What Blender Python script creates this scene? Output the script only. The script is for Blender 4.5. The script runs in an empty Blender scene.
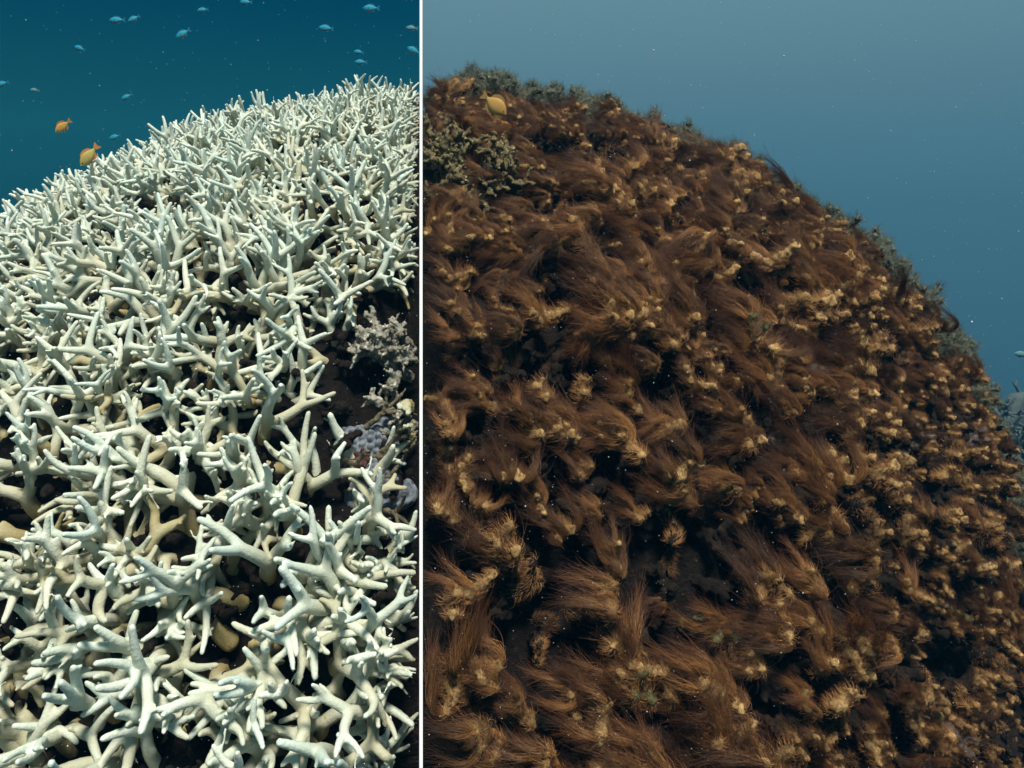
import bpy, bmesh, math, random
import numpy as np
from mathutils import Vector, Matrix, noise

random.seed(7)
rng = np.random.default_rng(7)
scene = bpy.context.scene
COL = scene.collection

# ------------------------------------------------------------------ camera
FPX, H0, SEAM = 796.0, 200.0, 421.0
YAW = math.atan((512 - SEAM) / FPX)
cam_d = bpy.data.cameras.new('camera')
cam_d.lens = 36.0 * FPX / 1024.0
cam_d.sensor_width = 36.0
cam_d.shift_y = -(384 - H0) / 1024.0
cam_d.clip_start = 0.02
cam_d.clip_end = 400
cam = bpy.data.objects.new('camera', cam_d)
cam.rotation_euler = (math.radians(90), 0, -YAW)
COL.objects.link(cam)
scene.camera = cam

# ------------------------------------------------------------------ world: open water on every side
world = bpy.data.worlds.new('World')
scene.world = world
world.use_nodes = True
nt = world.node_tree
nt.nodes.clear()
wo = nt.nodes.new('ShaderNodeOutputWorld')
bg = nt.nodes.new('ShaderNodeBackground')
tc = nt.nodes.new('ShaderNodeTexCoord')
sep = nt.nodes.new('ShaderNodeSeparateXYZ')
nt.links.new(tc.outputs['Generated'], sep.inputs[0])
def ramp(stops, src, tree):
    r = tree.nodes.new('ShaderNodeValToRGB')
    el = r.color_ramp.elements
    while len(el) > 1: el.remove(el[-1])
    el[0].position = stops[0][0]; el[0].color = (*stops[0][1], 1)
    for p, c in stops[1:]:
        e = el.new(p); e.color = (*c, 1)
    tree.links.new(src, r.inputs[0])
    return r
mr = nt.nodes.new('ShaderNodeMapRange')
mr.inputs[1].default_value = -1; mr.inputs[2].default_value = 1
nt.links.new(sep.outputs['Z'], mr.inputs[0])
# bleached side: deep clear teal water; algae side: paler, milkier blue water
LEFTW = ramp([(0.0, (0.002, 0.010, 0.018)), (0.42, (0.004, 0.03, 0.05)), (0.54, (0.006, 0.078, 0.100)), (0.62, (0.0, 0.048, 0.095)), (0.75, (0.015, 0.09, 0.15)), (1.0, (0.26, 0.50, 0.58))], mr.outputs[0], nt)
RIGHTW = ramp([(0.0, (0.010, 0.03, 0.045)), (0.33, (0.024, 0.070, 0.105)), (0.5, (0.062, 0.152, 0.205)), (0.62, (0.125, 0.25, 0.31)), (0.75, (0.17, 0.33, 0.40)), (1.0, (0.26, 0.42, 0.48))], mr.outputs[0], nt)
st = nt.nodes.new('ShaderNodeMapRange')
st.inputs[1].default_value = -0.0015; st.inputs[2].default_value = 0.0015
nt.links.new(sep.outputs['X'], st.inputs[0])
mx = nt.nodes.new('ShaderNodeMix'); mx.data_type = 'RGBA'
nt.links.new(st.outputs[0], mx.inputs[0])
nt.links.new(LEFTW.outputs[0], mx.inputs[6]); nt.links.new(RIGHTW.outputs[0], mx.inputs[7])
nt.links.new(mx.outputs[2], bg.inputs[0])
bg.inputs[1].default_value = 0.86
nt.links.new(bg.outputs[0], wo.inputs[0])

# ------------------------------------------------------------------ sun through the water surface
sun_d = bpy.data.lights.new('sun', 'SUN')
sun_d.energy = 5.0
sun_d.angle = math.radians(12)
sun_d.color = (1.0, 0.93, 0.79)
sun = bpy.data.objects.new('sun', sun_d)
SUNV = Vector((0.05, -0.46, 0.93)).normalized()      # towards the sun
sun.rotation_euler = SUNV.to_track_quat('Z', 'Y').to_euler()
COL.objects.link(sun)

scene.view_settings.view_transform = 'Standard'
scene.view_settings.look = 'None'
scene.view_settings.exposure = 0.25
scene.view_settings.gamma = 1.0
scene.view_settings.use_curve_mapping = False
scene.cycles.use_denoising = True
scene.cycles.max_bounces = 4
scene.cycles.diffuse_bounces = 3
scene.cycles.adaptive_threshold = 0.02
scene.cycles.glossy_bounces = 2
scene.cycles.transmission_bounces = 2
scene.cycles.volume_bounces = 0
scene.cycles.use_adaptive_sampling = True

# ------------------------------------------------------------------ materials
def mat(name):
    m = bpy.data.materials.new(name); m.use_nodes = True
    t = m.node_tree
    return m, t, t.nodes['Principled BSDF']
def node(t, kind, **kw):
    n = t.nodes.new(kind)
    for k, v in kw.items():
        if isinstance(k, str) and hasattr(n, k): setattr(n, k, v)
    return n
def mixc(t, fac, a, b, mode='MIX'):
    n = t.nodes.new('ShaderNodeMix'); n.data_type = 'RGBA'; n.blend_type = mode
    for i, v in ((0, fac), (6, a), (7, b)):
        if hasattr(v, 'is_linked'): t.links.new(v, n.inputs[i])
        elif i == 0: n.inputs[0].default_value = v
        else: n.inputs[i].default_value = (*v, 1)
    return n.outputs[2]
def noise_tex(t, scale, detail=4, coord='Object', rough=0.6):
    c = t.nodes.new('ShaderNodeTexCoord'); n = t.nodes.new('ShaderNodeTexNoise')
    n.inputs['Scale'].default_value = scale; n.inputs['Detail'].default_value = detail; n.inputs['Roughness'].default_value = rough
    t.links.new(c.outputs[coord], n.inputs['Vector'])
    return n.outputs[0]
def rng_map(t, src, a, b, c=0.0, d=1.0):
    n = t.nodes.new('ShaderNodeMapRange')
    for i, v in enumerate((a, b, c, d)): n.inputs[i + 1].default_value = v
    t.links.new(src, n.inputs[0]); return n.outputs[0]
def bump(t, bsdf, h, strength, dist):
    b = t.nodes.new('ShaderNodeBump'); b.inputs['Strength'].default_value = strength; b.inputs['Distance'].default_value = dist
    t.links.new(h, b.inputs['Height']); t.links.new(b.outputs[0], bsdf.inputs['Normal'])
def obj_random(t):
    return t.nodes.new('ShaderNodeObjectInfo').outputs['Random']
def attr(t, name):
    a = t.nodes.new('ShaderNodeAttribute'); a.attribute_name = name; return a.outputs['Fac']

# bleached coral skeleton: cream white tips, own tan plus painted-in olive shading towards the holdfast
M_BLEACH, t, b = mat('bleached_coral')
c = t.nodes.new('ShaderNodeTexCoord'); s = t.nodes.new('ShaderNodeSeparateXYZ'); t.links.new(c.outputs['Object'], s.inputs[0])
n1 = noise_tex(t, 35, 3)
ad = t.nodes.new('ShaderNodeMath'); ad.operation = 'MULTIPLY_ADD'; t.links.new(n1, ad.inputs[0]); ad.inputs[1].default_value = 0.05; t.links.new(s.outputs['Z'], ad.inputs[2])
f = rng_map(t, ad.outputs[0], 0.05, 0.165)
white = mixc(t, obj_random(t), (0.545, 0.665, 0.62), (0.665, 0.72, 0.63))
col = mixc(t, f, (0.30, 0.24, 0.10), white)
col = mixc(t, rng_map(t, noise_tex(t, 160, 3), 0.62, 0.8, 0, 0.35), col, (0.45, 0.40, 0.24))
col = mixc(t, rng_map(t, noise_tex(t, 22, 3), 0.60, 0.78, 0, 0.55), col, (0.40, 0.36, 0.20))       # silted and stained spots
vo = t.nodes.new('ShaderNodeTexVoronoi'); vo.inputs['Scale'].default_value = 330; t.links.new(c.outputs['Object'], vo.inputs['Vector'])
col = mixc(t, rng_map(t, vo.outputs['Distance'], 0.45, 0.9, 0, 0.35), col, (0.42, 0.40, 0.27))
t.links.new(col, b.inputs['Base Color']); b.inputs['Roughness'].default_value = 0.9; b.inputs['Specular IOR Level'].default_value = 0.25
iv = t.nodes.new('ShaderNodeMath'); iv.operation = 'SUBTRACT'; iv.inputs[0].default_value = 1; t.links.new(vo.outputs['Distance'], iv.inputs[1])
bump(t, b, iv.outputs[0], 0.4, 0.0012)

def rough_mat(name, c1, c2, c3, scale, bscale, bdist):
    m, t, b = mat(name)
    col = mixc(t, rng_map(t, noise_tex(t, scale, 6, rough=0.7), 0.35, 0.68), c1, c2)
    col = mixc(t, rng_map(t, noise_tex(t, scale * 2.7, 4), 0.58, 0.72), col, c3)
    t.links.new(col, b.inputs['Base Color']); b.inputs['Roughness'].default_value = 0.9
    b.inputs['Specular IOR Level'].default_value = 0.2
    bump(t, b, noise_tex(t, bscale, 6, rough=0.7), 0.9, bdist)
    return m
M_ROCK = rough_mat('gap_shade_reef_rock', (0.007, 0.005, 0.005), (0.016, 0.011, 0.009), (0.035, 0.024, 0.02), 25, 90, 0.03)  # dark rock, taken near black to put the shade of the gaps into it
M_SEABED = rough_mat('rubble_seabed', (0.10, 0.09, 0.07), (0.22, 0.19, 0.14), (0.06, 0.055, 0.05), 3, 20, 0.05)
M_DEAD = rough_mat('grey_dead_coral', (0.09, 0.08, 0.055), (0.44, 0.43, 0.37), (0.76, 0.75, 0.66), 30, 220, 0.004)
M_DEADB = rough_mat('brown_dead_coral', (0.08, 0.065, 0.045), (0.20, 0.17, 0.11), (0.30, 0.27, 0.14), 40, 220, 0.004)
M_PALE = rough_mat('pale_encrusted_coral', (0.04, 0.03, 0.018), (0.22, 0.175, 0.085), (0.64, 0.60, 0.32), 60, 220, 0.005)
M_TSTUB = rough_mat('turf_covered_coral', (0.05, 0.055, 0.045), (0.13, 0.14, 0.10), (0.30, 0.30, 0.20), 50, 200, 0.006)
M_FAR = rough_mat('haze_tinted_far_coral', (0.06, 0.085, 0.09), (0.09, 0.115, 0.12), (0.1, 0.12, 0.12), 20, 100, 0.01)  # water haze is painted in: colour kept close to the blue behind

# algae coated stub; highlights on the tan tips are put into the colour
M_STUB, t, b = mat('algae_coated_coral')
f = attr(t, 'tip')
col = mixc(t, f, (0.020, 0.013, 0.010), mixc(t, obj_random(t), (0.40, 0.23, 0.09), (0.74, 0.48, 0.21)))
col = mixc(t, rng_map(t, noise_tex(t, 90, 5), 0.45, 0.65, 0, 0.7), col, (0.06, 0.034, 0.02))
col = mixc(t, rng_map(t, noise_tex(t, 55, 4), 0.68, 0.76, 0, 0.6), col, (0.24, 0.24, 0.11))
vr = obj_random(t)
col = mixc(t, rng_map(t, vr, 0.985, 0.988), col, mixc(t, rng_map(t, noise_tex(t, 70, 4), .4, .6), (0.07, 0.055, 0.05), (0.20, 0.16, 0.145)))   # pinkish grey crust
col = mixc(t, rng_map(t, vr, 0.025, 0.022), col, mixc(t, rng_map(t, noise_tex(t, 70, 4), .4, .6), (0.05, 0.05, 0.025), (0.17, 0.17, 0.075)))    # green crust
t.links.new(col, b.inputs['Base Color']); b.inputs['Roughness'].default_value = 0.95; b.inputs['Specular IOR Level'].default_value = 0.1
bump(t, b, noise_tex(t, 240, 5, rough=0.75), 1.0, 0.006)

def hair_mat(name, root, tip, dark):
    m, t, b = mat(name)
    pw = t.nodes.new('ShaderNodeMath'); pw.operation = 'POWER'; t.links.new(attr(t, 'along'), pw.inputs[0]); pw.inputs[1].default_value = 0.6
    col = mixc(t, pw.outputs[0], root, tip)
    col = mixc(t, attr(t, 'strand'), col, dark)
    col = mixc(t, rng_map(t, obj_random(t), 0.25, 1.0, 0.0, 0.75), col, mixc(t, attr(t, 'along'), dark, dark))
    t.links.new(col, b.inputs['Base Color']); b.inputs['Roughness'].default_value = 0.42; b.inputs['Specular IOR Level'].default_value = 0.55
    tr = t.nodes.new('ShaderNodeBsdfTranslucent'); t.links.new(col, tr.inputs[0])
    ms = t.nodes.new('ShaderNodeMixShader'); ms.inputs[0].default_value = 0.3
    out = [n for n in t.nodes if n.type == 'OUTPUT_MATERIAL'][0]
    t.links.new(b.outputs[0], ms.inputs[1]); t.links.new(tr.outputs[0], ms.inputs[2]); t.links.new(ms.outputs[0], out.inputs[0])
    return m
M_HAIR = hair_mat('brown_filament_algae', (0.88, 0.44, 0.145), (0.115, 0.034, 0.012), (0.030, 0.009, 0.005))  # bright roots paint the highlights of the lit heads, ends kept dark
M_FUZZ = hair_mat('golden_highlight_fuzz', (0.92, 0.53, 0.20), (0.40, 0.175, 0.060), (0.07, 0.026, 0.011))  # golden fuzz brightened so the tip highlights sit in its colour
M_TURF = hair_mat('grey_green_turf_algae', (0.34, 0.34, 0.20), (0.22, 0.25, 0.18), (0.08, 0.09, 0.07))

# ------------------------------------------------------------------ helpers
def link(name, data, parent=None, mtx=None):
    o = bpy.data.objects.new(name, data); COL.objects.link(o)
    if parent is not None: o.parent = parent
    if mtx is not None: o.matrix_local = mtx
    return o
def tag(o, label=None, cat=None, group=None, kind=None):
    if label: o['label'] = label
    if cat: o['category'] = cat
    if group: o['group'] = group
    if kind: o['kind'] = kind
    return o
def unit(v):
    v = np.asarray(v, float); return v / max(np.linalg.norm(v), 1e-9)
def mesh_of(name, V, F, m, smooth=True):
    me = bpy.data.meshes.new(name)
    me.from_pydata([tuple(v) for v in V], [], F)
    if smooth: me.polygons.foreach_set('use_smooth', [True] * len(me.polygons))
    if m: me.materials.append(m)
    me.update(); return me

def tube(pts, rad, sides=8, V=None, F=None):
    """closed tube with rounded end caps"""
    V = [] if V is None else V; F = [] if F is None else F
    pts = [np.asarray(p, float) for p in pts]; rad = list(rad)
    d0 = unit(pts[1] - pts[0]); d1 = unit(pts[-1] - pts[-2])
    P = [pts[0] - d0 * rad[0] * .8, pts[0] - d0 * rad[0] * .4] + pts + [pts[-1] + d1 * rad[-1] * .55, pts[-1] + d1 * rad[-1] * .92]
    Rr = [rad[0] * .35, rad[0] * .85] + rad + [rad[-1] * .8, rad[-1] * .35]
    base = len(V); ref = np.array([0.31, 0.77, 0.55])
    for i, p in enumerate(P):
        d = unit(P[min(i + 1, len(P) - 1)] - P[max(i - 1, 0)])
        a = unit(np.cross(d, ref)); bb = np.cross(d, a)
        for k in range(sides):
            w = 2 * math.pi * k / sides
            V.append(p + Rr[i] * (math.cos(w) * a + math.sin(w) * bb))
    n = len(P)
    for i in range(n - 1):
        for k in range(sides):
            k2 = (k + 1) % sides
            F.append((base + i * sides + k, base + i * sides + k2, base + (i + 1) * sides + k2, base + (i + 1) * sides + k))
    F.append(tuple(base + k for k in reversed(range(sides))))
    F.append(tuple(base + (n - 1) * sides + k for k in range(sides)))
    return V, F

def fused(raws, voxel, smooth_it, m, disp=None):
    """each raw (V, F) set of overlapping tubes becomes one skin with blended forks"""
    tmp = []
    for name, V, F in raws:
        o = link(name + '_raw', mesh_of(name + '_raw', V, F, None))
        r = o.modifiers.new('r', 'REMESH'); r.mode = 'VOXEL'; r.voxel_size = voxel; r.use_smooth_shade = True
        s = o.modifiers.new('s', 'SMOOTH'); s.factor = 0.5; s.iterations = smooth_it
        tmp.append((name, o))
    dg = bpy.context.evaluated_depsgraph_get(); dg.update()
    out = []
    for name, o in tmp:
        me = bpy.data.meshes.new_from_object(o.evaluated_get(dg)); me.name = name
        if disp:
            n = len(me.vertices)
            co = np.empty(n * 3); me.vertices.foreach_get('co', co); co = co.reshape(-1, 3)
            no = np.empty(n * 3); me.vertices.foreach_get('normal', no); no = no.reshape(-1, 3)
            for amp, sc in disp:
                h = np.array([noise.noise(Vector(p * sc)) for p in co])
                co += no * (h * amp)[:, None]
            me.vertices.foreach_set('co', co.ravel())
        me.materials.clear(); me.materials.append(m)
        me.polygons.foreach_set('use_smooth', [True] * len(me.polygons)); me.update()
        out.append(me)
    for _, o in tmp:
        d = o.data; bpy.data.objects.remove(o); bpy.data.meshes.remove(d)
    return out

def perp_dir(r, d, ang):
    """direction at angle ang from d, random roll"""
    a = unit(np.cross(d, r.normal(size=3))); return unit(d * math.cos(ang) + a * math.sin(ang))

def grow(r, V, F, p, d, rad, ln, level, maxlevel, bend=0.35, nub=0.5, fork=(0.45, 0.8), lens=(.62, .95), kids=.4):
    """staghorn growth: curved tapering lengths that fork"""
    n = 4; pts = [p]; dd = d
    side = unit(np.cross(d, r.normal(size=3)))
    for i in range(n):
        dd = unit(dd + side * bend / n + r.normal(size=3) * 0.05 + np.array([0, 0, 0.04]))
        pts.append(pts[-1] + dd * ln / n)
    end_r = rad * (0.85 if level < maxlevel else 0.60)
    rr = np.linspace(rad, end_r, n + 1)
    if level == maxlevel: rr[1:-1] *= 1.0 + r.uniform(-.04, .08)
    tube(pts, rr, 8, V, F)
    if r.random() < nub:
        k = r.integers(1, n); nd = perp_dir(r, dd, r.uniform(.7, 1.15))
        L = r.uniform(.012, .024)
        tube([pts[k], pts[k] + nd * L * .5, pts[k] + unit(nd + dd * .3) * L], [end_r * .8, end_r * .68, end_r * .5], 7, V, F)
    if level < maxlevel:
        k = 3 if r.random() < kids else 2
        a0 = unit(np.cross(dd, r.normal(size=3))); b0 = np.cross(dd, a0)
        for j in range(k):
            w = 2 * math.pi * j / k + r.uniform(-.5, .5); an = r.uniform(*fork)
            nd = unit(dd * math.cos(an) + (a0 * math.cos(w) + b0 * math.sin(w)) * math.sin(an))
            grow(r, V, F, pts[-1], nd, end_r * r.uniform(.86, .96), ln * r.uniform(*lens), level + 1, maxlevel, bend, nub, fork, lens, kids)

# ------------------------------------------------------------------ the mound's shape
CY, CZ, RY, RZ, RXL, RXR = 2.966, -0.984, 1.995, 1.417, 1.737, 1.879
def sstep(x, a, b):
    x = min(max((x - a) / (b - a), 0), 1); return x * x * (3 - 2 * x)
def corr(a, bq, c):
    phi = math.degrees(math.atan2(a, c))
    k = 0.0
    if a < 0: k += -0.002 + 0.012 * sstep(-phi, 25, 50)
    else: k += 0.016 * sstep(phi, 0, 5) * (1 - sstep(phi, 14, 26)) + 0.024 * sstep(phi, 12, 28) * (1 - .4 * sstep(phi, 60, 85)) + 0.012 * sstep(phi, 45, 65)
    k += 0.011 * noise.noise(Vector((a, bq, c)) * 4.3 + Vector((3, 8, 1))) + 0.009 * noise.noise(Vector((a, bq, c)) * 9 + Vector((7, 2, 5)))
    return 1 + k
def surf(q, inset=0.0):
    a, bq, c = q; k = corr(a, bq, c)
    rx = RXL if a < 0 else RXR
    if c < 0:                                   # below its widest line the mound flares into the seabed
        h = (1 - .40 * c + 1.6 * c * c) / max(math.hypot(a, bq), 1e-6); a *= h; bq *= h
    return np.array([0, CY, CZ]) + np.array([(rx * k - inset) * a, (RY * k - inset) * bq, (RZ * k - inset) * c])
def nrm(q):
    a, bq, c = q; rx = RXL if a < 0 else RXR
    return unit([a / rx, bq / RY, c / RZ])
FW = np.array([math.sin(YAW), math.cos(YAW), 0]); RT = np.array([math.cos(YAW), -math.sin(YAW), 0])
def project(p):
    d = float(p @ FW)
    return (512 + FPX * float(p @ RT) / d, H0 - FPX * p[2] / d, d) if d > .05 else (-9e3, 9e3, d)
def point_at(u, v, depth):
    return FW * depth + RT * (u - 512) / FPX * depth + np.array([0, 0, (H0 - v) / FPX * depth])
def q_near(p):
    """unit parameter of the surface spot nearest in direction to a point"""
    rx = RXL if p[0] < 0 else RXR
    return unit([p[0] / rx, (p[1] - CY) / RY, (p[2] - CZ) / RZ])
def scatter(n_try, spacing, side, ok, seed, cell=.1):
    r = np.random.default_rng(seed); pts = []; grid = {}
    for _ in range(n_try):
        q = unit(r.normal(size=3))
        if (q[0] < 0) != (side < 0) or q[2] < -.5 or q[1] > .55: continue
        p = surf(q); n = nrm(q)
        if n @ (-p) / np.linalg.norm(p) < -.32: continue
        u, v, d = project(p)
        if not (-110 < u < 1160 and v < 900): continue
        sp = spacing(q, p) if callable(spacing) else spacing
        if not ok(q, p, u, v): continue
        key = tuple(np.floor(p / cell).astype(int)); bad = False
        for dx in (-1, 0, 1):
            for dy in (-1, 0, 1):
                for dz in (-1, 0, 1):
                    for p2 in grid.get((key[0] + dx, key[1] + dy, key[2] + dz), ()):
                        if ((p - p2) ** 2).sum() < sp * sp: bad = True; break
                    if bad: break
                if bad: break
            if bad: break
        if bad: continue
        grid.setdefault(key, []).append(p); pts.append((q, p, n))
    return pts

# a dark hollow in the bleached side
HOLE = surf(q_near(point_at(394, 368, 1.20)))
def hollow_depth(p, k=1.0):
    dx = (p[0] - HOLE[0]) / (.118 * k); dz = (p[2] - HOLE[2]) / (.205 * k)
    return max(0.0, 1 - dx * dx - dz * dz) ** .5
# reef mound, one dark knobbly body
def build_mound():
    nu, nv = 420, 220; V = []; F = []
    for j in range(nv + 1):
        th = math.pi * 0.78 * j / nv
        for i in range(nu):
            ph = 2 * math.pi * i / nu
            q = np.array([math.sin(th) * math.cos(ph), math.sin(th) * math.sin(ph), math.cos(th)])
            p0 = surf(q); p = surf(q, 0.150 + (.075 * hollow_depth(p0) if q[0] < .05 and q[1] < 0 else 0)); v = Vector(p)
            h = 0.020 * noise.noise(v * 7) + 0.018 * noise.noise(v * 17) + 0.016 * noise.noise(v * 36) + 0.009 * noise.noise(v * 80)
            V.append(p + nrm(q) * h)
    for j in range(nv):
        for i in range(nu):
            i2 = (i + 1) % nu
            F.append((j * nu + i, (j + 1) * nu + i, (j + 1) * nu + i2, j * nu + i2))
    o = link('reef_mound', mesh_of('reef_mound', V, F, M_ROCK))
    tag(o, kind='structure')
build_mound()

# seabed falling away behind and beside the mound
def build_seabed():
    n = 120; V = []; F = []
    for j in range(n + 1):
        for i in range(n + 1):
            x = -11 + 22 * i / n; y = -9 + 22 * j / n
            r = math.hypot(x, (y - CY) * .95)
            z = -1.45 - 0.62 * max(0, r - 1.5) + .12 * noise.noise(Vector((x, y, 0)) * .9) + .05 * noise.noise(Vector((x, y, 3)) * 3.5)
            V.append((x, y, max(z, -9)))
    for j in range(n):
        for i in range(n):
            a = j * (n + 1) + i; F.append((a, a + 1, a + n + 2, a + n + 1))
    tag(link('seabed', mesh_of('seabed', V, F, M_SEABED)), kind='structure')
build_seabed()

# ------------------------------------------------------------------ bleached staghorn coral
raws = []
for k in range(22):
    r = np.random.default_rng(100 + k); V = []; F = []
    if k % 2:
        grow(r, V, F, np.zeros(3), unit([r.normal() * .2, r.normal() * .2, 1]), r.uniform(.0120, .0136), r.uniform(.050, .060), 0, 3,
             bend=r.uniform(.35, .8), nub=.25, fork=(.38, .85), lens=(.62, 1.0), kids=.18)
    else:
        grow(r, V, F, np.zeros(3), unit([r.normal() * .2, r.normal() * .2, 1]), r.uniform(.0116, .0132), r.uniform(.056, .066), 0, 2,
             bend=r.uniform(.35, .8), nub=.6, fork=(.40, .90), lens=(.75, 1.15), kids=.35)
    raws.append(('coral_branch', V, F))
BRANCH = fused(raws, .0025, 4, M_BLEACH)

def frame(z, x_hint, origin, scale=1.0):
    z = unit(z); x = np.asarray(x_hint, float); x = x - z * (x @ z)
    x = unit(x); y = np.cross(z, x)
    m = Matrix(((x[0], y[0], z[0], origin[0]), (x[1], y[1], z[1], origin[1]), (x[2], y[2], z[2], origin[2]), (0, 0, 0, 1)))
    return m @ Matrix.Scale(scale, 4)

def hollow(p): return hollow_depth(p, 1.12) > 0
GAP = surf(q_near(point_at(245, 352, 1.3)))
def coords(me):
    co = np.empty(len(me.vertices) * 3); me.vertices.foreach_get('co', co); return co.reshape(-1, 3)
def reach(co, m):
    x = co @ np.array(m)[0, :3] + m[0][3]; return np.percentile(x, 1.5), x.max()
BRANCH_CO = [coords(me) for me in BRANCH]
def left_ok(q, p, u, v):
    if p[0] > -.004: return False
    if hollow(p): return False
    if np.linalg.norm(p - GAP) < .045: return False
    return True
cents = scatter(6000, .19, -1, left_ok, 11)
pts = scatter(190000, lambda q, p: .039 - .005 * sstep(p[2], -.1, .2) + .006 * (noise.noise(Vector(p) * 5) + .3) + .005 * sstep(-p[2], .3, .6), -1, left_ok, 12)
CP = np.array([c[1] for c in cents]); colonies = [[] for _ in cents]
for s_ in pts: colonies[int(((CP - s_[1]) ** 2).sum(1).argmin())].append(s_)
r = np.random.default_rng(5)
for (q, p, n), br in zip(cents, colonies):
    if not br: continue
    base = surf(q, .15); u, v, d = project(p)
    if np.linalg.norm(p - HOLE) < .3: lab, grp = 'bleached white staghorn coral with branches reaching over the dark hollow of grey dead coral', 'bleached corals around the dark hollow'
    elif n @ (-p) / np.linalg.norm(p) < .22: lab, grp = 'bleached white staghorn coral on the crest of the mound, tips against open water', 'bleached corals on the crest'
    elif p[0] > -.16: lab, grp = ('bleached staghorn coral packed against the white pole above the dark hollow', 'bleached corals beside the pole above the hollow') if p[2] > HOLE[2] else ('bleached staghorn coral packed against the white pole below the dark hollow', 'bleached corals beside the pole below the hollow')
    elif v > 520: lab, grp = 'bleached staghorn coral with thick long branches on the lower slope below the dark hollow', 'bleached corals on the lower slope'
    else: lab, grp = 'bleached cream white staghorn coral on the middle slope between crest and hollow', 'bleached corals on the middle slope'
    root = link('staghorn_coral', None, None, Matrix.Translation(Vector(base)))
    root.empty_display_size = .05
    tag(root, lab, 'coral', grp)
    inv = Matrix.Translation(-Vector(base))
    for (bq, bp, bn) in br:
        org = surf(bq, .17 + r.uniform(-.015, .02) + (.03 if hollow_depth(bp, 1.6) > 0 else 0))
        z = unit(bn * .90 + np.array([0, 0, .22]) + r.normal(size=3) * .27)
        sc = r.uniform(.83, 1.08) * (1 + .13 * sstep(-bp[2], .3, .6)) * (1 - .12 * sstep(bp[2], -.1, .2)); k = int(r.integers(len(BRANCH)))
        m = frame(z, r.normal(size=3), org, sc)
        mx_ = reach(BRANCH_CO[k], m)[1]
        if mx_ > -.004: m = Matrix.Translation((-.003 - r.uniform(0, .006) - mx_, 0, 0)) @ m      # keep to this side of the divide
        link('branch', BRANCH[k], root, inv @ m)
        if bp[0] > -.11:                                                # smaller branches close the thicket at the divide
            k = int(r.integers(len(BRANCH))); m = frame(unit(bn + r.normal(size=3) * .3), r.normal(size=3), org, r.uniform(.55, .8))
            link('branch', BRANCH[k], root, inv @ (Matrix.Translation((-.003 - r.uniform(0, .01) - reach(BRANCH_CO[k], m)[1], 0, 0)) @ m))

# ------------------------------------------------------------------ dead coral under brown filament algae
def set_attr(me, name, vals):
    a = me.attributes.new(name, 'FLOAT', 'POINT'); a.data.foreach_set('value', np.asarray(vals, np.float32))

def strands(name, path, r, m, rad):
    """path: segs+1, n, 3 -> fine three-sided filaments"""
    segs, n = path.shape[0] - 1, path.shape[1]
    T = np.gradient(path, axis=0); T /= np.linalg.norm(T, axis=2, keepdims=True) + 1e-9
    A = np.cross(T, np.array([.3, .5, .8])); A /= np.linalg.norm(A, axis=2, keepdims=True) + 1e-9
    B = np.cross(T, A)
    V = np.empty((n, segs + 1, 3, 3))
    for s in range(segs + 1):
        rr = rad * (1.0 - .65 * s / segs)
        for k in range(3):
            w = 2 * math.pi * k / 3
            V[:, s, k] = path[s] + rr * (math.cos(w) * A[s] + math.sin(w) * B[s])
    idx = np.arange(n * (segs + 1) * 3).reshape(n, segs + 1, 3)
    Fq = []
    for k in range(3):
        k2 = (k + 1) % 3
        Fq.append(np.stack([idx[:, :-1, k], idx[:, :-1, k2], idx[:, 1:, k2], idx[:, 1:, k]], -1).reshape(-1, 4))
    Fq = np.concatenate(Fq)
    me = bpy.data.meshes.new(name)
    me.vertices.add(V.size // 3); me.vertices.foreach_set('co', V.reshape(-1))
    me.loops.add(Fq.size); me.loops.foreach_set('vertex_index', Fq.reshape(-1).astype(np.int32))
    me.polygons.add(len(Fq)); me.polygons.foreach_set('loop_start', np.arange(0, Fq.size, 4, dtype=np.int32))
    me.polygons.foreach_set('loop_total', np.full(len(Fq), 4, np.int32))
    me.polygons.foreach_set('use_smooth', [True] * len(Fq))
    al = np.broadcast_to((np.arange(segs + 1) / segs)[None, :, None], (n, segs + 1, 3)).reshape(-1)
    sd = np.broadcast_to((r.random(n) ** 1.5 * .8)[:, None, None], (n, segs + 1, 3)).reshape(-1)
    set_attr(me, 'along', al); set_attr(me, 'strand', sd)
    me.materials.append(m); me.update(calc_edges=True); me.validate()
    return me

def hair_paths(roots, dirs, lens, flow, r, segs=6, flow_w=1.0, curl=.35, spread=.25):
    n = len(roots); P = np.array(roots); D = np.array([unit(d) for d in dirs])
    step = (np.array(lens) / segs)[:, None]
    fl = np.array(flow)[None, :] + r.normal(size=(n, 3)) * spread
    path = [P.copy()]; cl = r.normal(size=(n, 3)) * curl
    for s in range(segs):
        w = flow_w * (s + .6) / segs
        D = D + fl * w * .8 + cl * math.sin(3.0 * s / segs) * .5 + r.normal(size=(n, 3)) * .06
        D /= np.linalg.norm(D, axis=1)[:, None]
        P = P + D * step; path.append(P.copy())
    return np.array(path)

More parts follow.
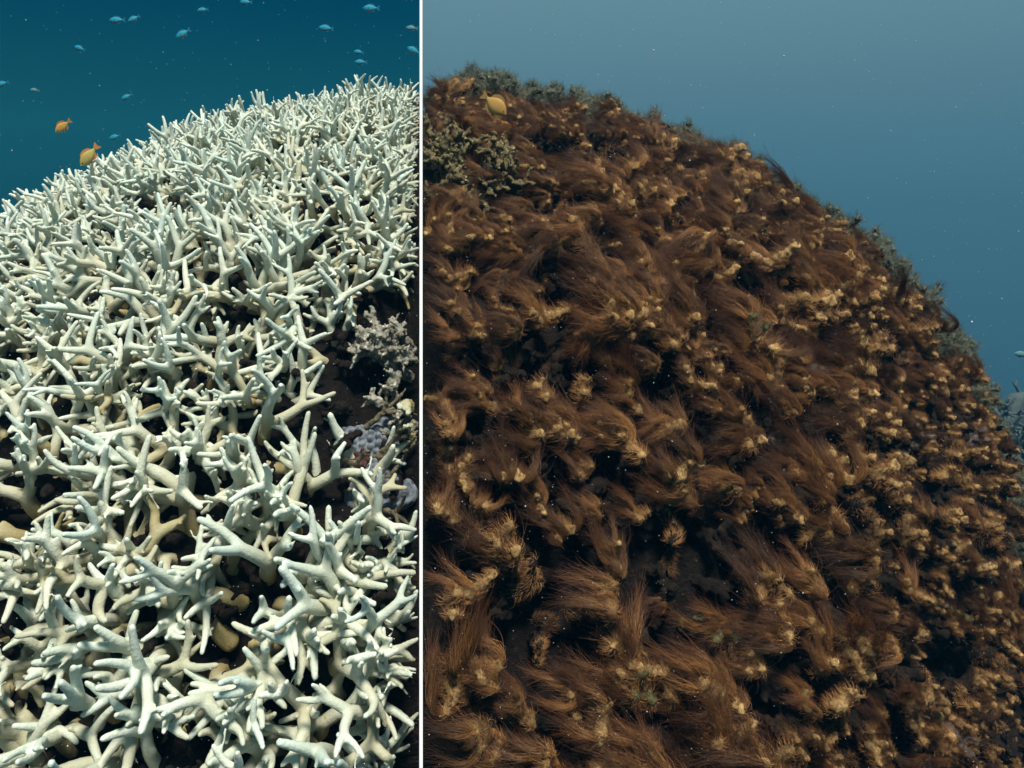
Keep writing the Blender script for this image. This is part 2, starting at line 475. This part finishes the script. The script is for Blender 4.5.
def lock_paths(root, n0, flow, length, n, R0, r, segs=9):
    """one combed lock: filaments side by side round a bending guide, drawn out to a wispy end"""
    g = np.array(root, float); guide = [g.copy()]; dirs = []
    side = unit(np.cross(flow, n0)) * r.normal() * .35
    for s in range(segs):
        w = min(1, (s + .3) / segs * 2.6)
        d = unit(np.array(n0) * (1 - w) + np.array(flow) * w + side * s / segs)
        dirs.append(d); g = g + d * length / segs; guide.append(g.copy())
    dirs.append(dirs[-1])
    rho = np.sqrt(r.random(n)); an = r.random(n) * 2 * math.pi
    ll = r.uniform(.55, 1.1, n); ph = r.random(n) * 6.28; amp = r.normal(size=n) * .0022
    kick = r.normal(size=(n, 3)) * .010
    path = np.empty((segs + 1, n, 3))
    for s in range(segs + 1):
        f = s / segs * ll * segs; i0 = np.clip(f.astype(int), 0, segs - 1); fr = (f - i0)[:, None]
        gu = np.array(guide); base = gu[i0] * (1 - fr) + gu[np.minimum(i0 + 1, segs)] * fr
        over = np.clip(f - segs, 0, 2)[:, None] * np.array(dirs[-1]) * length / segs
        D = np.array(dirs)[i0]; A = np.cross(D, unit([.2, .9, .35])); A /= np.linalg.norm(A, axis=1)[:, None] + 1e-9; B = np.cross(D, A)
        tt = s / segs
        R = R0 * (.55 + .75 * math.sin(math.pi * min(1, tt * .95 + .12)) + .25 * tt)
        off = A * (rho * np.cos(an) * R + amp * np.sin(ph + tt * 7))[:, None] + B * (rho * np.sin(an) * R * .7 + amp * np.cos(ph + tt * 6))[:, None]
        path[s] = base + over * 0 + off + kick * tt ** 3
    return path

def surf_points(me, n, r, zmin=-1):
    nv = len(me.vertices); co = np.empty(nv * 3); no = np.empty(nv * 3)
    me.vertices.foreach_get('co', co); me.vertices.foreach_get('normal', no)
    co = co.reshape(-1, 3); no = no.reshape(-1, 3)
    i = np.where(co[:, 2] > zmin)[0]; i = r.choice(i, n)
    return co[i], no[i]

raws = []
for k in range(16):
    r = np.random.default_rng(300 + k); V = []; F = []
    grow(r, V, F, np.zeros(3), unit([r.normal() * .2, r.normal() * .2, 1]), r.uniform(.013, .017), r.uniform(.052, .068), 0, 1,
         bend=.6, nub=.9, fork=(.35, .85), lens=(.5, .8))
    raws.append(('dead_stub', V, F))
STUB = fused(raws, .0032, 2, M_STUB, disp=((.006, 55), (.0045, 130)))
FUZZ = []; TUFT = []; TURF = []
for k, me in enumerate(STUB):
    r = np.random.default_rng(400 + k)
    co = coords(me); z = co[:, 2]
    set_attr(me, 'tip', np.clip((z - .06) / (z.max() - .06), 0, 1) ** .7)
    c, n = surf_points(me, 460, r, .055)
    FUZZ.append(strands('fuzz', hair_paths(c, n + np.array([.5, 0, 0]), r.uniform(.006, .018, 460), (1.1, .1, -.1), r, 4, .9, .45, .3), r, M_FUZZ, .00032))
    paths = []; c, n = surf_points(me, 7, r, z.max() * .5)
    fl = unit([1, r.normal() * .3, r.uniform(-.55, -.15)])
    for q in range(7):                                # small flat locks combed the same way
        paths.append(lock_paths(c[q], unit(n[q] * .7 + np.array([.7, 0, .15])), unit(fl + r.normal(size=3) * .13), r.uniform(.030, .098), int(r.integers(45, 95)), r.uniform(.0032, .0068), r))
    c, n = surf_points(me, 12, r, z.max() * .6)      # loose wisps
    paths.append(hair_paths(c, n + np.array([.8, 0, .2]), r.uniform(.03, .075, 12), fl, r, 9, .9, .3, .2))
    TUFT.append(strands('tuft', np.concatenate(paths, 1), r, M_HAIR, .00029))
    c, n = surf_points(me, 420, r, .02)
    TURF.append(strands('turf', hair_paths(c, n + np.array([0, 0, .3]), r.uniform(.006, .024, 420), (.2, 0, .3), r, 4, .5, .5, .4), r, M_TURF, .0005))
TUFT_CO = [coords(me) for me in TUFT]; STUB_CO = [coords(me) for me in STUB]
raws = []
for k in range(5):
    r = np.random.default_rng(350 + k); V = []; F = []
    grow(r, V, F, np.zeros(3), unit([r.normal() * .3, r.normal() * .3, 1]), .0115, .050, 0, 2, bend=.7, nub=.9, fork=(.5, 1.0))
    raws.append(('crusted_branch', V, F))
STUB_PALE = fused(raws, .003, 1, M_PALE, disp=((.005, 90), (.003, 220)))
TSTUB = []
for me in STUB:
    m2 = me.copy(); m2.materials.clear(); m2.materials.append(M_TSTUB); TSTUB.append(m2)
PALE_CO = [coords(me) for me in STUB_PALE]

def right_ok(q, p, u, v):
    if p[0] < .004: return False
    P = Vector((p[0] * 4.0, p[1] * 4.0, p[2] * 8.0))           # crevices run along the slope
    return noise.noise(P) + .6 * noise.noise(P * 2.3) > -.27
cents = scatter(6000, .17, 1, right_ok, 21)
pts = scatter(150000, lambda q, p: .037 + .012 * (noise.noise(Vector(p) * 4) + .2), 1, right_ok, 22)
CP = np.array([c[1] for c in cents]); clumps = [[] for _ in cents]
for s_ in pts: clumps[int(((CP - s_[1]) ** 2).sum(1).argmin())].append(s_)
r = np.random.default_rng(6)
PALE_AT = surf(q_near(point_at(455, 175, 1.7)))
for (q, p, n), br in zip(cents, clumps):
    if not br: continue
    base = surf(q, .12); u, v, d = project(p)
    edge = n @ (-p) / np.linalg.norm(p)
    pale = np.linalg.norm(p - PALE_AT) < .16
    turfy = edge < .13 - .05 * sstep(p[0], .5, 1.0) and q[2] > .1
    if turfy: lab, grp = 'dead coral clump shaggy with grey green turf along the ridge of the brown mound', 'turf covered corals on the ridge'
    elif pale: lab, grp = 'dead coral clump with bare pale green crusted edges among the brown algae', 'pale crusted dead corals'
    elif p[0] < .15: lab, grp = 'dead coral clump with brown algae hair right beside the white pole', 'algae covered corals beside the pole'
    elif edge < .34: lab, grp = 'dead coral clump with brown algae tufts just below the grey green ridge', 'algae covered corals below the ridge'
    elif v > 480 and u > 760: lab, grp = 'dead coral clump with many small tan knobs on the lower outer slope', 'knobbly dead corals on the outer slope'
    elif v > 480: lab, grp = 'dead coral clump with tan algae tips amid black gaps on the lower slope', 'algae covered corals on the lower slope'
    else: lab, grp = 'dead coral clump under long brown combed algae hair on the upper slope', 'algae covered corals on the upper slope'
    root = link('dead_coral', None, None, Matrix.Translation(Vector(base))); root.empty_display_size = .05
    tag(root, lab, 'dead coral', grp)
    inv = Matrix.Translation(-Vector(base))
    for (bq, bp, bn) in br:
        sw = noise.noise(Vector(bp) * 2.3 + Vector((9, 2, 5))) * 1.2
        outer = sstep(bp[0], .55, 1.0) * sstep(-bp[2], .1, .5)
        org = surf(bq, .118)
        z = unit(bn * .9 + np.array([.16, -.05, -.05]) + r.normal(size=3) * .30)
        flow = np.array([-.62 + sw * .95 + (.25 if bp[0] < .15 else 0), -.1, .72]) + r.normal(size=3) * .27
        k = int(r.integers(len(STUB))); sc = r.uniform(.55, 1.15) * (1 - .28 * outer) * (1 + .35 * noise.noise(Vector(bp) * 3.1 + Vector((4, 1, 7))))
        m = frame(z, flow, org, sc)
        mn_ = reach(PALE_CO[k % 5], m)[0] if pale else min(reach(STUB_CO[k], m)[0], reach(TUFT_CO[k], m)[0])
        if mn_ < .004: m = Matrix.Translation((.003 + r.uniform(0, .006) - mn_, 0, 0)) @ m
        m = inv @ m
        if turfy:
            s_ = link('stub', TSTUB[k], root, m); link('turf', TURF[k], s_)
            if edge > .10 and r.random() < .35: link('tuft', TUFT[k], s_)
        elif pale:
            s_ = link('stub', STUB_PALE[k % 5], root, m)
            if bp[0] > .1 and r.random() < .35: link('tuft', TUFT[k], s_)
        else:
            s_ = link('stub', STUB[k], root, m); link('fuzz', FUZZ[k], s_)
            if r.random() < .85 - .6 * outer: link('tuft', TUFT[k], s_)

# old dead growth low down between the corals, on both sides
M_STUB_OLD = rough_mat('gap_shade_dead_coral', (.007, .005, .004), (.016, .011, .008), (.04, .027, .018), 40, 200, .005)  # near-black colour carries the shade between the corals
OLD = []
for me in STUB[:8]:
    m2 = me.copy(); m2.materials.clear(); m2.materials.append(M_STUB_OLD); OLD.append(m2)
r = np.random.default_rng(61)
for side, nm, lab, grp in ((-1, 'old_dead_coral', 'low dead coral with gap shade in its colour, under the bleached branches', 'old dead corals below the bleached corals'),
                           (1, 'old_dead_coral', 'low dead coral with crevice shade in its colour, between the shaggy algae clumps', 'old dead corals between the algae clumps')):
    okf = (lambda q, p, u, v: p[0] < -.06) if side < 0 else (lambda q, p, u, v: p[0] > .06)
    cc = scatter(5000, .34, side, okf, 71, .35); pp = scatter(90000, .052, side, okf, 72)
    C_ = np.array([c[1] for c in cc]); gr = [[] for _ in cc]
    for s_ in pp: gr[int(((C_ - s_[1]) ** 2).sum(1).argmin())].append(s_)
    for (q, p, n), br in zip(cc, gr):
        if not br: continue
        base = surf(q, .17); root = link(nm, None, None, Matrix.Translation(Vector(base))); root.empty_display_size = .05
        tag(root, lab, 'dead coral', grp); inv = Matrix.Translation(-Vector(base))
        for (bq, bp, bn) in br:
            k = int(r.integers(8))
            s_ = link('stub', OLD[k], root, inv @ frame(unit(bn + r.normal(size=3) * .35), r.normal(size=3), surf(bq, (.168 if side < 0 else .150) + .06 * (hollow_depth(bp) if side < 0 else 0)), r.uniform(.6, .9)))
            if side > 0 and r.random() < .25: link('fuzz', FUZZ[k], s_)

# ------------------------------------------------------------------ slim white pole, added as a dividing line between the two sides
def build_divider_pole():
    a = np.array([0, .56, -.86]); b_ = np.array([0, 2.12, .66])
    V, F = tube([a + (b_ - a) * k / 6 for k in range(7)], [.0015 + .0024 * k / 6 for k in range(7)], 10)
    m, t, b = mat('divider_white'); b.inputs['Base Color'].default_value = (.85, .86, .86, 1); b.inputs['Roughness'].default_value = .45
    tag(link('divider_pole', mesh_of('divider_pole', V, F, m)), 'slim straight white pole added as a dividing line between the bleached coral and the brown algae', 'pole')
build_divider_pole()

# ------------------------------------------------------------------ the dark hollow with old dead coral
raws = []
for k in range(5):
    r = np.random.default_rng(500 + k); V = []; F = []
    grow(r, V, F, np.zeros(3), unit([r.normal() * .3, r.normal() * .3, 1]), .011, .040, 0, 2, bend=.7, nub=.95, fork=(.5, .95))
    raws.append(('crusted_branch', V, F))
DEADBR = fused(raws, .0026, 1, M_DEAD, disp=((.0045, 140), (.003, 300)))
raws = []
for k in range(4):
    r = np.random.default_rng(520 + k); V = []; F = []
    grow(r, V, F, np.zeros(3), unit([r.normal() * .2, r.normal() * .2, 1]), .0065, .075, 0, 1, bend=.5, nub=.6, fork=(.4, .7))
    raws.append(('old_branch', V, F))
OLDBR = fused(raws, .0024, 1, M_DEADB, disp=((.003, 120),))
r = np.random.default_rng(9)
def on_mound(u, v, d, inset):
    q = q_near(point_at(u, v, d)); return surf(q, inset), nrm(q)
CAMX = RT
def hollow_coral(name, u, v, label, group, data, spots):
    p, n = on_mound(u, v, 1.25, .20)
    root = link(name, None, None, Matrix.Translation(Vector(p))); root.empty_display_size = .04
    tag(root, label, 'dead coral', group); inv = Matrix.Translation(-Vector(p))
    for (uu, vv, dx, dz, out, sc) in spots:
        bp, bn = on_mound(uu, vv, 1.25, .165)
        for attempt in range(40):
            z = unit(bn * out + RT * (dx - .05 * attempt) + np.array([0, 0, dz])); me = data[int(r.integers(len(data)))]
            m = frame(z, r.normal(size=3), bp, sc * (1 - .012 * attempt))
            if reach(coords(me), m)[1] < -.003: break
        else: continue
        link('branch', me, root, inv @ m)
hollow_coral('crusted_coral', 395, 312, 'grey crusted dead coral cluster at the top of the dark hollow', None, DEADBR,
             [(374, 312, -.4, .5, 1, 1.0), (392, 290, .0, .6, 1, 1.1), (408, 292, .2, .5, 1, 1.05), (410, 312, .3, .3, 1, 1), (384, 330, -.2, -.2, 1, .95), (406, 336, .3, -.3, 1, 1.0), (394, 318, .1, .1, 1, 1.05)])
hollow_coral('crusted_coral', 410, 395, 'dull grey dead coral sprawling in the middle of the dark hollow', None, DEADBR,
             [(405, 385, .5, .1, .6, .85), (414, 402, .4, -.4, .6, .8), (392, 372, -.4, -.6, .5, .8)])
hollow_coral('broken_coral', 385, 440, 'thin brown dead coral twigs crossing the lilac patches in the dark hollow', None, OLDBR,
             [(360, 480, .15, .9, .30, .85), (365, 446, .9, .2, .45, .85), (352, 420, -.2, -.8, .4, .8), (372, 478, .9, .3, .45, .8), (350, 412, .7, .15, .45, .8), (345, 490, .5, -.7, .4, .7), (372, 415, .9, -.1, .45, .75), (368, 500, .8, .1, .5, .75)])
SPRIG = []
for me in STUB[3:6]:
    m2 = me.copy(); m2.materials.clear(); m2.materials.append(M_BLEACH); SPRIG.append(m2)
for (uu, vv, sc, k) in ((408, 390, .55, 0), (413, 430, .38, 2)):
    p, n = on_mound(uu, vv, 1.25, .10)
    m = frame(unit(n + np.array([-.3, 0, .1])), (0, 0, 1), p, sc)
    o = link('staghorn_coral', SPRIG[k], None, Matrix.Translation((min(0, -.004 - reach(coords(SPRIG[k]), m)[1]), 0, 0)) @ m)
    tag(o, 'small stubby bleached coral sprig standing alone inside the dark hollow', 'coral', 'small sprigs in the hollow')

M_LILAC = rough_mat('lilac_soft_coral', (.12, .14, .17), (.20, .23, .28), (.30, .33, .37), 60, 300, .002)
def polyp_patch(u, v, rad, label, seed):
    p, n = on_mound(u, v, 1.25, .165); rr = np.random.default_rng(seed)
    V = []; F = []; N, K = 60, 26
    cells = np.array([(a + .5 * (b_ % 2) + rr.normal() * .12, b_ * .87 + rr.normal() * .12) for a in range(-4, 5) for b_ in range(-4, 5)]) * .34
    for j in range(K + 1):
        for i in range(N):
            a = 2 * math.pi * i / N; rho = j / K
            lob = 1 + .18 * math.sin(2 * a + seed) + .1 * math.sin(5 * a + 2 * seed)
            x, y = rho * lob * math.cos(a), rho * lob * math.sin(a)
            d = np.sqrt(((cells - (x, y)) ** 2).sum(1)).min()
            h = .35 * math.sqrt(max(0, 1 - rho ** 2)) + .5 * max(0, 1 - (d / .17) ** 2) * (rho < .97) - .5 * (rho > .99)
            V.append((x * rad, y * rad, h * rad * .5))
    for j in range(K):
        for i in range(N):
            i2 = (i + 1) % N; F.append((j * N + i, (j + 1) * N + i, (j + 1) * N + i2, j * N + i2))
    o = link('soft_coral', mesh_of('soft_coral', V, F, M_LILAC), None, frame(n, (0, 0, 1), p))
    tag(o, label, 'soft coral', 'lilac patches in the hollow')
polyp_patch(372, 428, .042, 'upper pebbled lilac grey soft coral patch in the dark hollow', 2)
polyp_patch(376, 478, .050, 'largest pebbled lilac grey soft coral patch, under the dead twigs in the dark hollow', 5)
polyp_patch(340, 430, .034, 'small lilac grey soft coral patch partly behind white branches beside the dark hollow', 9)
M_RED, t, b = mat('dark_red_sponge'); b.inputs['Roughness'].default_value = .7
t.links.new(mixc(t, noise_tex(t, 120), (.025, .004, .004), (.055, .009, .007)), b.inputs['Base Color'])
V, F = [], []; rr = np.random.default_rng(3)
for k in range(7):
    d = unit([math.cos(k * .9), math.sin(k * .9), .5]); tube([np.zeros(3), d * .008, d * .016 + np.array([0, 0, .003])], [.004, .0055, .0035], 8, V, F)
spm = fused([('red_sponge', V, F)], .0016, 2, M_RED)[0]
p, n = on_mound(360, 450, 1.25, .125)
tag(link('red_sponge', spm, None, frame(n, (0, 0, 1), p, 1.0)), 'small dark red lobed sponge among the dead twigs in the dark hollow', 'sponge')

# ------------------------------------------------------------------ far reef head, its fade into the blue painted in its colour
def build_far():
    c = point_at(1036, 405, 6.5); V = []; F = []; N, K = 40, 22
    for j in range(K + 1):
        th = math.pi * .92 * j / K
        for i in range(N):
            ph = 2 * math.pi * i / N
            d = Vector((math.sin(th) * math.cos(ph), math.sin(th) * math.sin(ph), math.cos(th)))
            k = 1 + .25 * noise.noise(d * 2.2) + .12 * noise.noise(d * 6)
            V.append((d.x * .75 * k, d.y * .75 * k, d.z * 1.2 * k - 1.2))
    for j in range(K):
        for i in range(N):
            i2 = (i + 1) % N; F.append((j * N + i, (j + 1) * N + i, (j + 1) * N + i2, j * N + i2))
    root = link('far_reef_head', None, None, Matrix.Translation(Vector(c))); root.empty_display_size = .1
    tag(root, 'reef head with a painted blue haze tint, far off beyond the brown mound', 'reef')
    link('rock', mesh_of('far_rock', V, F, M_FAR), root)
    far = []
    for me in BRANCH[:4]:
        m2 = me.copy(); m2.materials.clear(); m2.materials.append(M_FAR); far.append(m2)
    rr = np.random.default_rng(31)
    for k in range(200):
        d = unit([rr.normal(), rr.normal() - .5, abs(rr.normal()) * .8 + .1])
        kk = 1 + .25 * noise.noise(Vector(d) * 2.2)
        pos = np.array([d[0] * .73 * kk, d[1] * .73 * kk, d[2] * 1.2 * kk - 1.23])
        link('branch', far[k % 4], root, frame(unit(d + np.array([0, 0, .5]) + rr.normal(size=3) * .2), rr.normal(size=3), pos, rr.uniform(1.5, 2.4)))
build_far()

# ------------------------------------------------------------------ fish
def fish_mats(name, back, flank, belly, fin):
    m, t, b = mat(name + '_skin')
    c = t.nodes.new('ShaderNodeTexCoord'); s = t.nodes.new('ShaderNodeSeparateXYZ'); t.links.new(c.outputs['Object'], s.inputs[0])
    col = mixc(t, rng_map(t, s.outputs['Z'], -.02, .16), flank, back)
    col = mixc(t, rng_map(t, s.outputs['Z'], -.03, -.13), col, belly)
    col = mixc(t, rng_map(t, noise_tex(t, 30, 2), .5, .8, 0, .25), col, back)
    t.links.new(col, b.inputs['Base Color']); b.inputs['Roughness'].default_value = .6; b.inputs['Specular IOR Level'].default_value = .25
    m2, t, b = mat(name + '_fin'); b.inputs['Base Color'].default_value = (*fin, 1); b.inputs['Roughness'].default_value = .5
    return m, m2
M_EYE, t, b = mat('fish_eye'); b.inputs['Base Color'].default_value = (.01, .01, .012, 1); b.inputs['Roughness'].default_value = .2
def fish_meshes(tagname, mats, deep, fork):
    skin, fin = mats
    prof = [(0, .012), (.03, .05), (.08, .10), (.16, .155), (.28, .20), (.40, .21), (.52, .185), (.63, .135), (.72, .08), (.79, .048), (.83, .05)]
    V = []; F = []; N = 14
    for x, h in prof:
        h *= deep; w = min(h, .21 * deep) * .42
        for k in range(N):
            a = 2 * math.pi * k / N
            V.append((.42 - x, w * math.cos(a), h * math.sin(a) * (1.0 if math.sin(a) > 0 else .95)))
    for i in range(len(prof) - 1):
        for k in range(N):
            k2 = (k + 1) % N; F.append((i * N + k, i * N + k2, (i + 1) * N + k2, (i + 1) * N + k))
    F.append(tuple(range(N))); F.append(tuple((len(prof) - 1) * N + k for k in reversed(range(N))))
    body = mesh_of(tagname + '_body', V, F, skin)
    def plate(nm, outline, th=.008):
        n = len(outline); V = [(x, th, z) for x, z in outline] + [(x, -th, z) for x, z in outline]
        F = [tuple(range(n)), tuple(reversed(range(n, 2 * n)))] + [(i, i + n, (i + 1) % n + n, (i + 1) % n) for i in range(n)]
        return mesh_of(nm, V, F, fin, False)
    tail = plate('tail_fin', [(-.39, .04), (-.45, .07 + fork * .04), (-.58, .15), (-.60, .14), (-.52 - (1 - fork) * .06, 0), (-.60, -.14), (-.58, -.15), (-.45, -.07 - fork * .04), (-.39, -.04)])
    D = deep
    dors = plate('dorsal_fin', [(.20, .17 * D), (.12, .245 * D), (0, .275 * D), (-.13, .27 * D), (-.26, .20 * D), (-.30, .12 * D), (-.31, .06 * D), (-.20, .12 * D), (0, .18 * D)])
    anal = plate('anal_fin', [(-.02, -.18 * D), (-.10, -.25 * D), (-.22, -.22 * D), (-.30, -.10 * D), (-.30, -.06 * D), (-.16, -.14 * D)])
    pelv = plate('pelvic_fin', [(.16, -.17 * D), (.08, -.29 * D), (.04, -.27 * D), (.06, -.18 * D)])
    pect = plate('pectoral_fin', [(.12, .02), (.02, .05), (-.03, 0), (.02, -.05), (.11, -.03)], .004)
    bm = bmesh.new(); bmesh.ops.create_uvsphere(bm, u_segments=10, v_segments=6, radius=.026); eye = bpy.data.meshes.new('eye'); bm.to_mesh(eye); bm.free(); eye.materials.append(M_EYE)
    return body, tail, dors, anal, pelv, pect, eye
CHROMIS = fish_meshes('chromis', fish_mats('blue_fish', (.004, .20, .33), (.006, .30, .44), (.20, .21, .26), (.01, .12, .20)), .95, 1.0)
DULL = fish_meshes('dull', fish_mats('dull_fish', (.06, .20, .24), (.10, .26, .30), (.25, .24, .24), (.06, .16, .18)), .95, 1.0)
AMBER = fish_meshes('amber', fish_mats('amber_fish', (.38, .20, .04), (.46, .27, .06), (.44, .28, .10), (.40, .15, .03)), 1.12, .4)
OCHRE = fish_meshes('ochre', fish_mats('ochre_fish', (.36, .20, .05), (.46, .27, .08), (.44, .27, .09), (.28, .18, .06)), 1.25, .3)
GOLD = fish_meshes('gold', fish_mats('gold_fish', (.32, .26, .07), (.42, .34, .10), (.40, .33, .12), (.50, .20, .05)), 1.05, .4)
def fish(ms, u, v, depth, ln, heading, pitch, label, group=None, name='reef_fish'):
    """heading in degrees: 0 swims along +x of the picture plane, 180 the other way, turned by the yaw of the fish"""
    p = point_at(u, v, depth)
    h = math.radians(heading) - YAW
    fwd = np.array([math.cos(h) * math.cos(pitch), math.sin(h) * math.cos(pitch), math.sin(pitch)])
    side = unit(np.cross([0, 0, 1], fwd)); up = np.cross(fwd, side)
    m = Matrix(((fwd[0], side[0], up[0], p[0]), (fwd[1], side[1], up[1], p[1]), (fwd[2], side[2], up[2], p[2]), (0, 0, 0, 1))) @ Matrix.Scale(ln, 4)
    root = link(name, None, None, m); root.empty_display_size = .3
    tag(root, label, 'fish', group)
    body, tail, dors, anal, pelv, pect, eye = ms
    bo = link('body', body, root)
    for nm, me in (('tail_fin', tail), ('dorsal_fin', dors), ('anal_fin', anal), ('pelvic_fin', pelv)): link(nm, me, root)
    for sg in (1, -1):
        e = link('eye', eye, bo); e.location = (.315, sg * .040, .03)
        f_ = link('pectoral_fin', pect, root); f_.location = (.06, sg * .086, -.02); f_.rotation_euler = (0, 0, -sg * .35)
B = 'small blue fish over the bleached coral'
for u, v, d, ln, hd, pt in ((116, 20, 3.4, .060, 186, -.05), (133, 19, 3.6, .052, 190, -.5), (182, 34, 3.2, .060, 185, -.55), (202, 10, 3.7, .050, 175, -.1),
                            (79, 48, 3.5, .050, 172, .35), (126, 97, 3.7, .050, 190, -.5), (1, 84, 3.5, .055, 185, -.3), (245, 2, 3.9, .058, 175, .05),
                            (325, 28, 3.7, .065, 176, .1), (370, 8, 3.3, .062, 183, .0), (358, 52, 4.4, .055, 170, .15), (360, 62, 3.9, .055, 183, .0), (413, 50, 3.0, .052, 172, .45), (114, 137, 3.2, .045, 180, -.3)):
    fish(CHROMIS, u, v, d, ln * 1.12, hd, pt, 'small bright blue fish with pale belly swimming in dark water above the bleached coral', 'blue fish above the bleached coral')
for u, v, d, ln, hd, pt in ((411, 28, 4.8, .075, 180, .05), (34, 90, 5.2, .060, 185, .1)):
    fish(DULL, u, v, d, ln, hd, pt, 'dull grey blue fish barely showing in the dark water above the bleached coral', 'dim fish in the dark water')
fish(AMBER, 62, 127, 2.6, .062, 232, -.75, 'orange oval fish hovering in dark water just off the bleached crest')
fish(GOLD, 88, 157, 1.86, .062, 225, -.95, 'olive yellow fish with orange fins nosing down among white coral tips')
fish(OCHRE, 496, 106, 1.60, .066, -20, -.70, 'golden orange fish resting over the brown algae near the ridge')
fish(DULL, 1021, 354, 2.9, .055, 170, 0, 'dark teal fish in open water beyond the ridge of the brown mound')

# ------------------------------------------------------------------ specks drifting in the water
def build_specks():
    rr = np.random.default_rng(77); V = []; F = []
    for k in range(3000):
        u = rr.uniform(-60, 1090); v = rr.uniform(-30, 790); q = rr.uniform(.45, 1.0)
        d = q if rr.random() < .85 else rr.uniform(1, 3)
        p = point_at(u, v, d)
        s = rr.uniform(.00014, .00040) * (1 + (rr.random() < .05))
        b0 = len(V)
        for x, y, z in ((1, 0, 0), (-1, 0, 0), (0, 1, 0), (0, -1, 0), (0, 0, 1), (0, 0, -1)): V.append(p + np.array([x, y, z]) * s)
        F += [(b0 + i, b0 + j, b0 + 4) for i, j in ((0, 2), (2, 1), (1, 3), (3, 0))] + [(b0 + j, b0 + i, b0 + 5) for i, j in ((0, 2), (2, 1), (1, 3), (3, 0))]
    m, t, b = mat('pale_specks'); b.inputs['Base Color'].default_value = (.6, .6, .56, 1)
    tag(link('suspended_particles', mesh_of('suspended_particles', V, F, m)), kind='stuff')
build_specks()

# ------------------------------------------------------------------ haze
bm = bmesh.new(); bmesh.ops.create_cube(bm, size=1)
me = bpy.data.meshes.new('haze'); bm.to_mesh(me); bm.free()
hz = link('haze', me); hz.scale = (24, 24, 11.6); hz.location = (0, 2, -10.2 + 5.8)
tag(hz, kind='stuff')
m = bpy.data.materials.new('haze'); m.use_nodes = True; t = m.node_tree; t.nodes.clear()
o_ = t.nodes.new('ShaderNodeOutputMaterial'); pv = t.nodes.new('ShaderNodeVolumePrincipled')
pv.inputs['Color'].default_value = (.03, .34, .62, 1); pv.inputs['Density'].default_value = .0145; pv.inputs['Anisotropy'].default_value = 0.1
t.links.new(pv.outputs[0], o_.inputs['Volume']); me.materials.append(m)
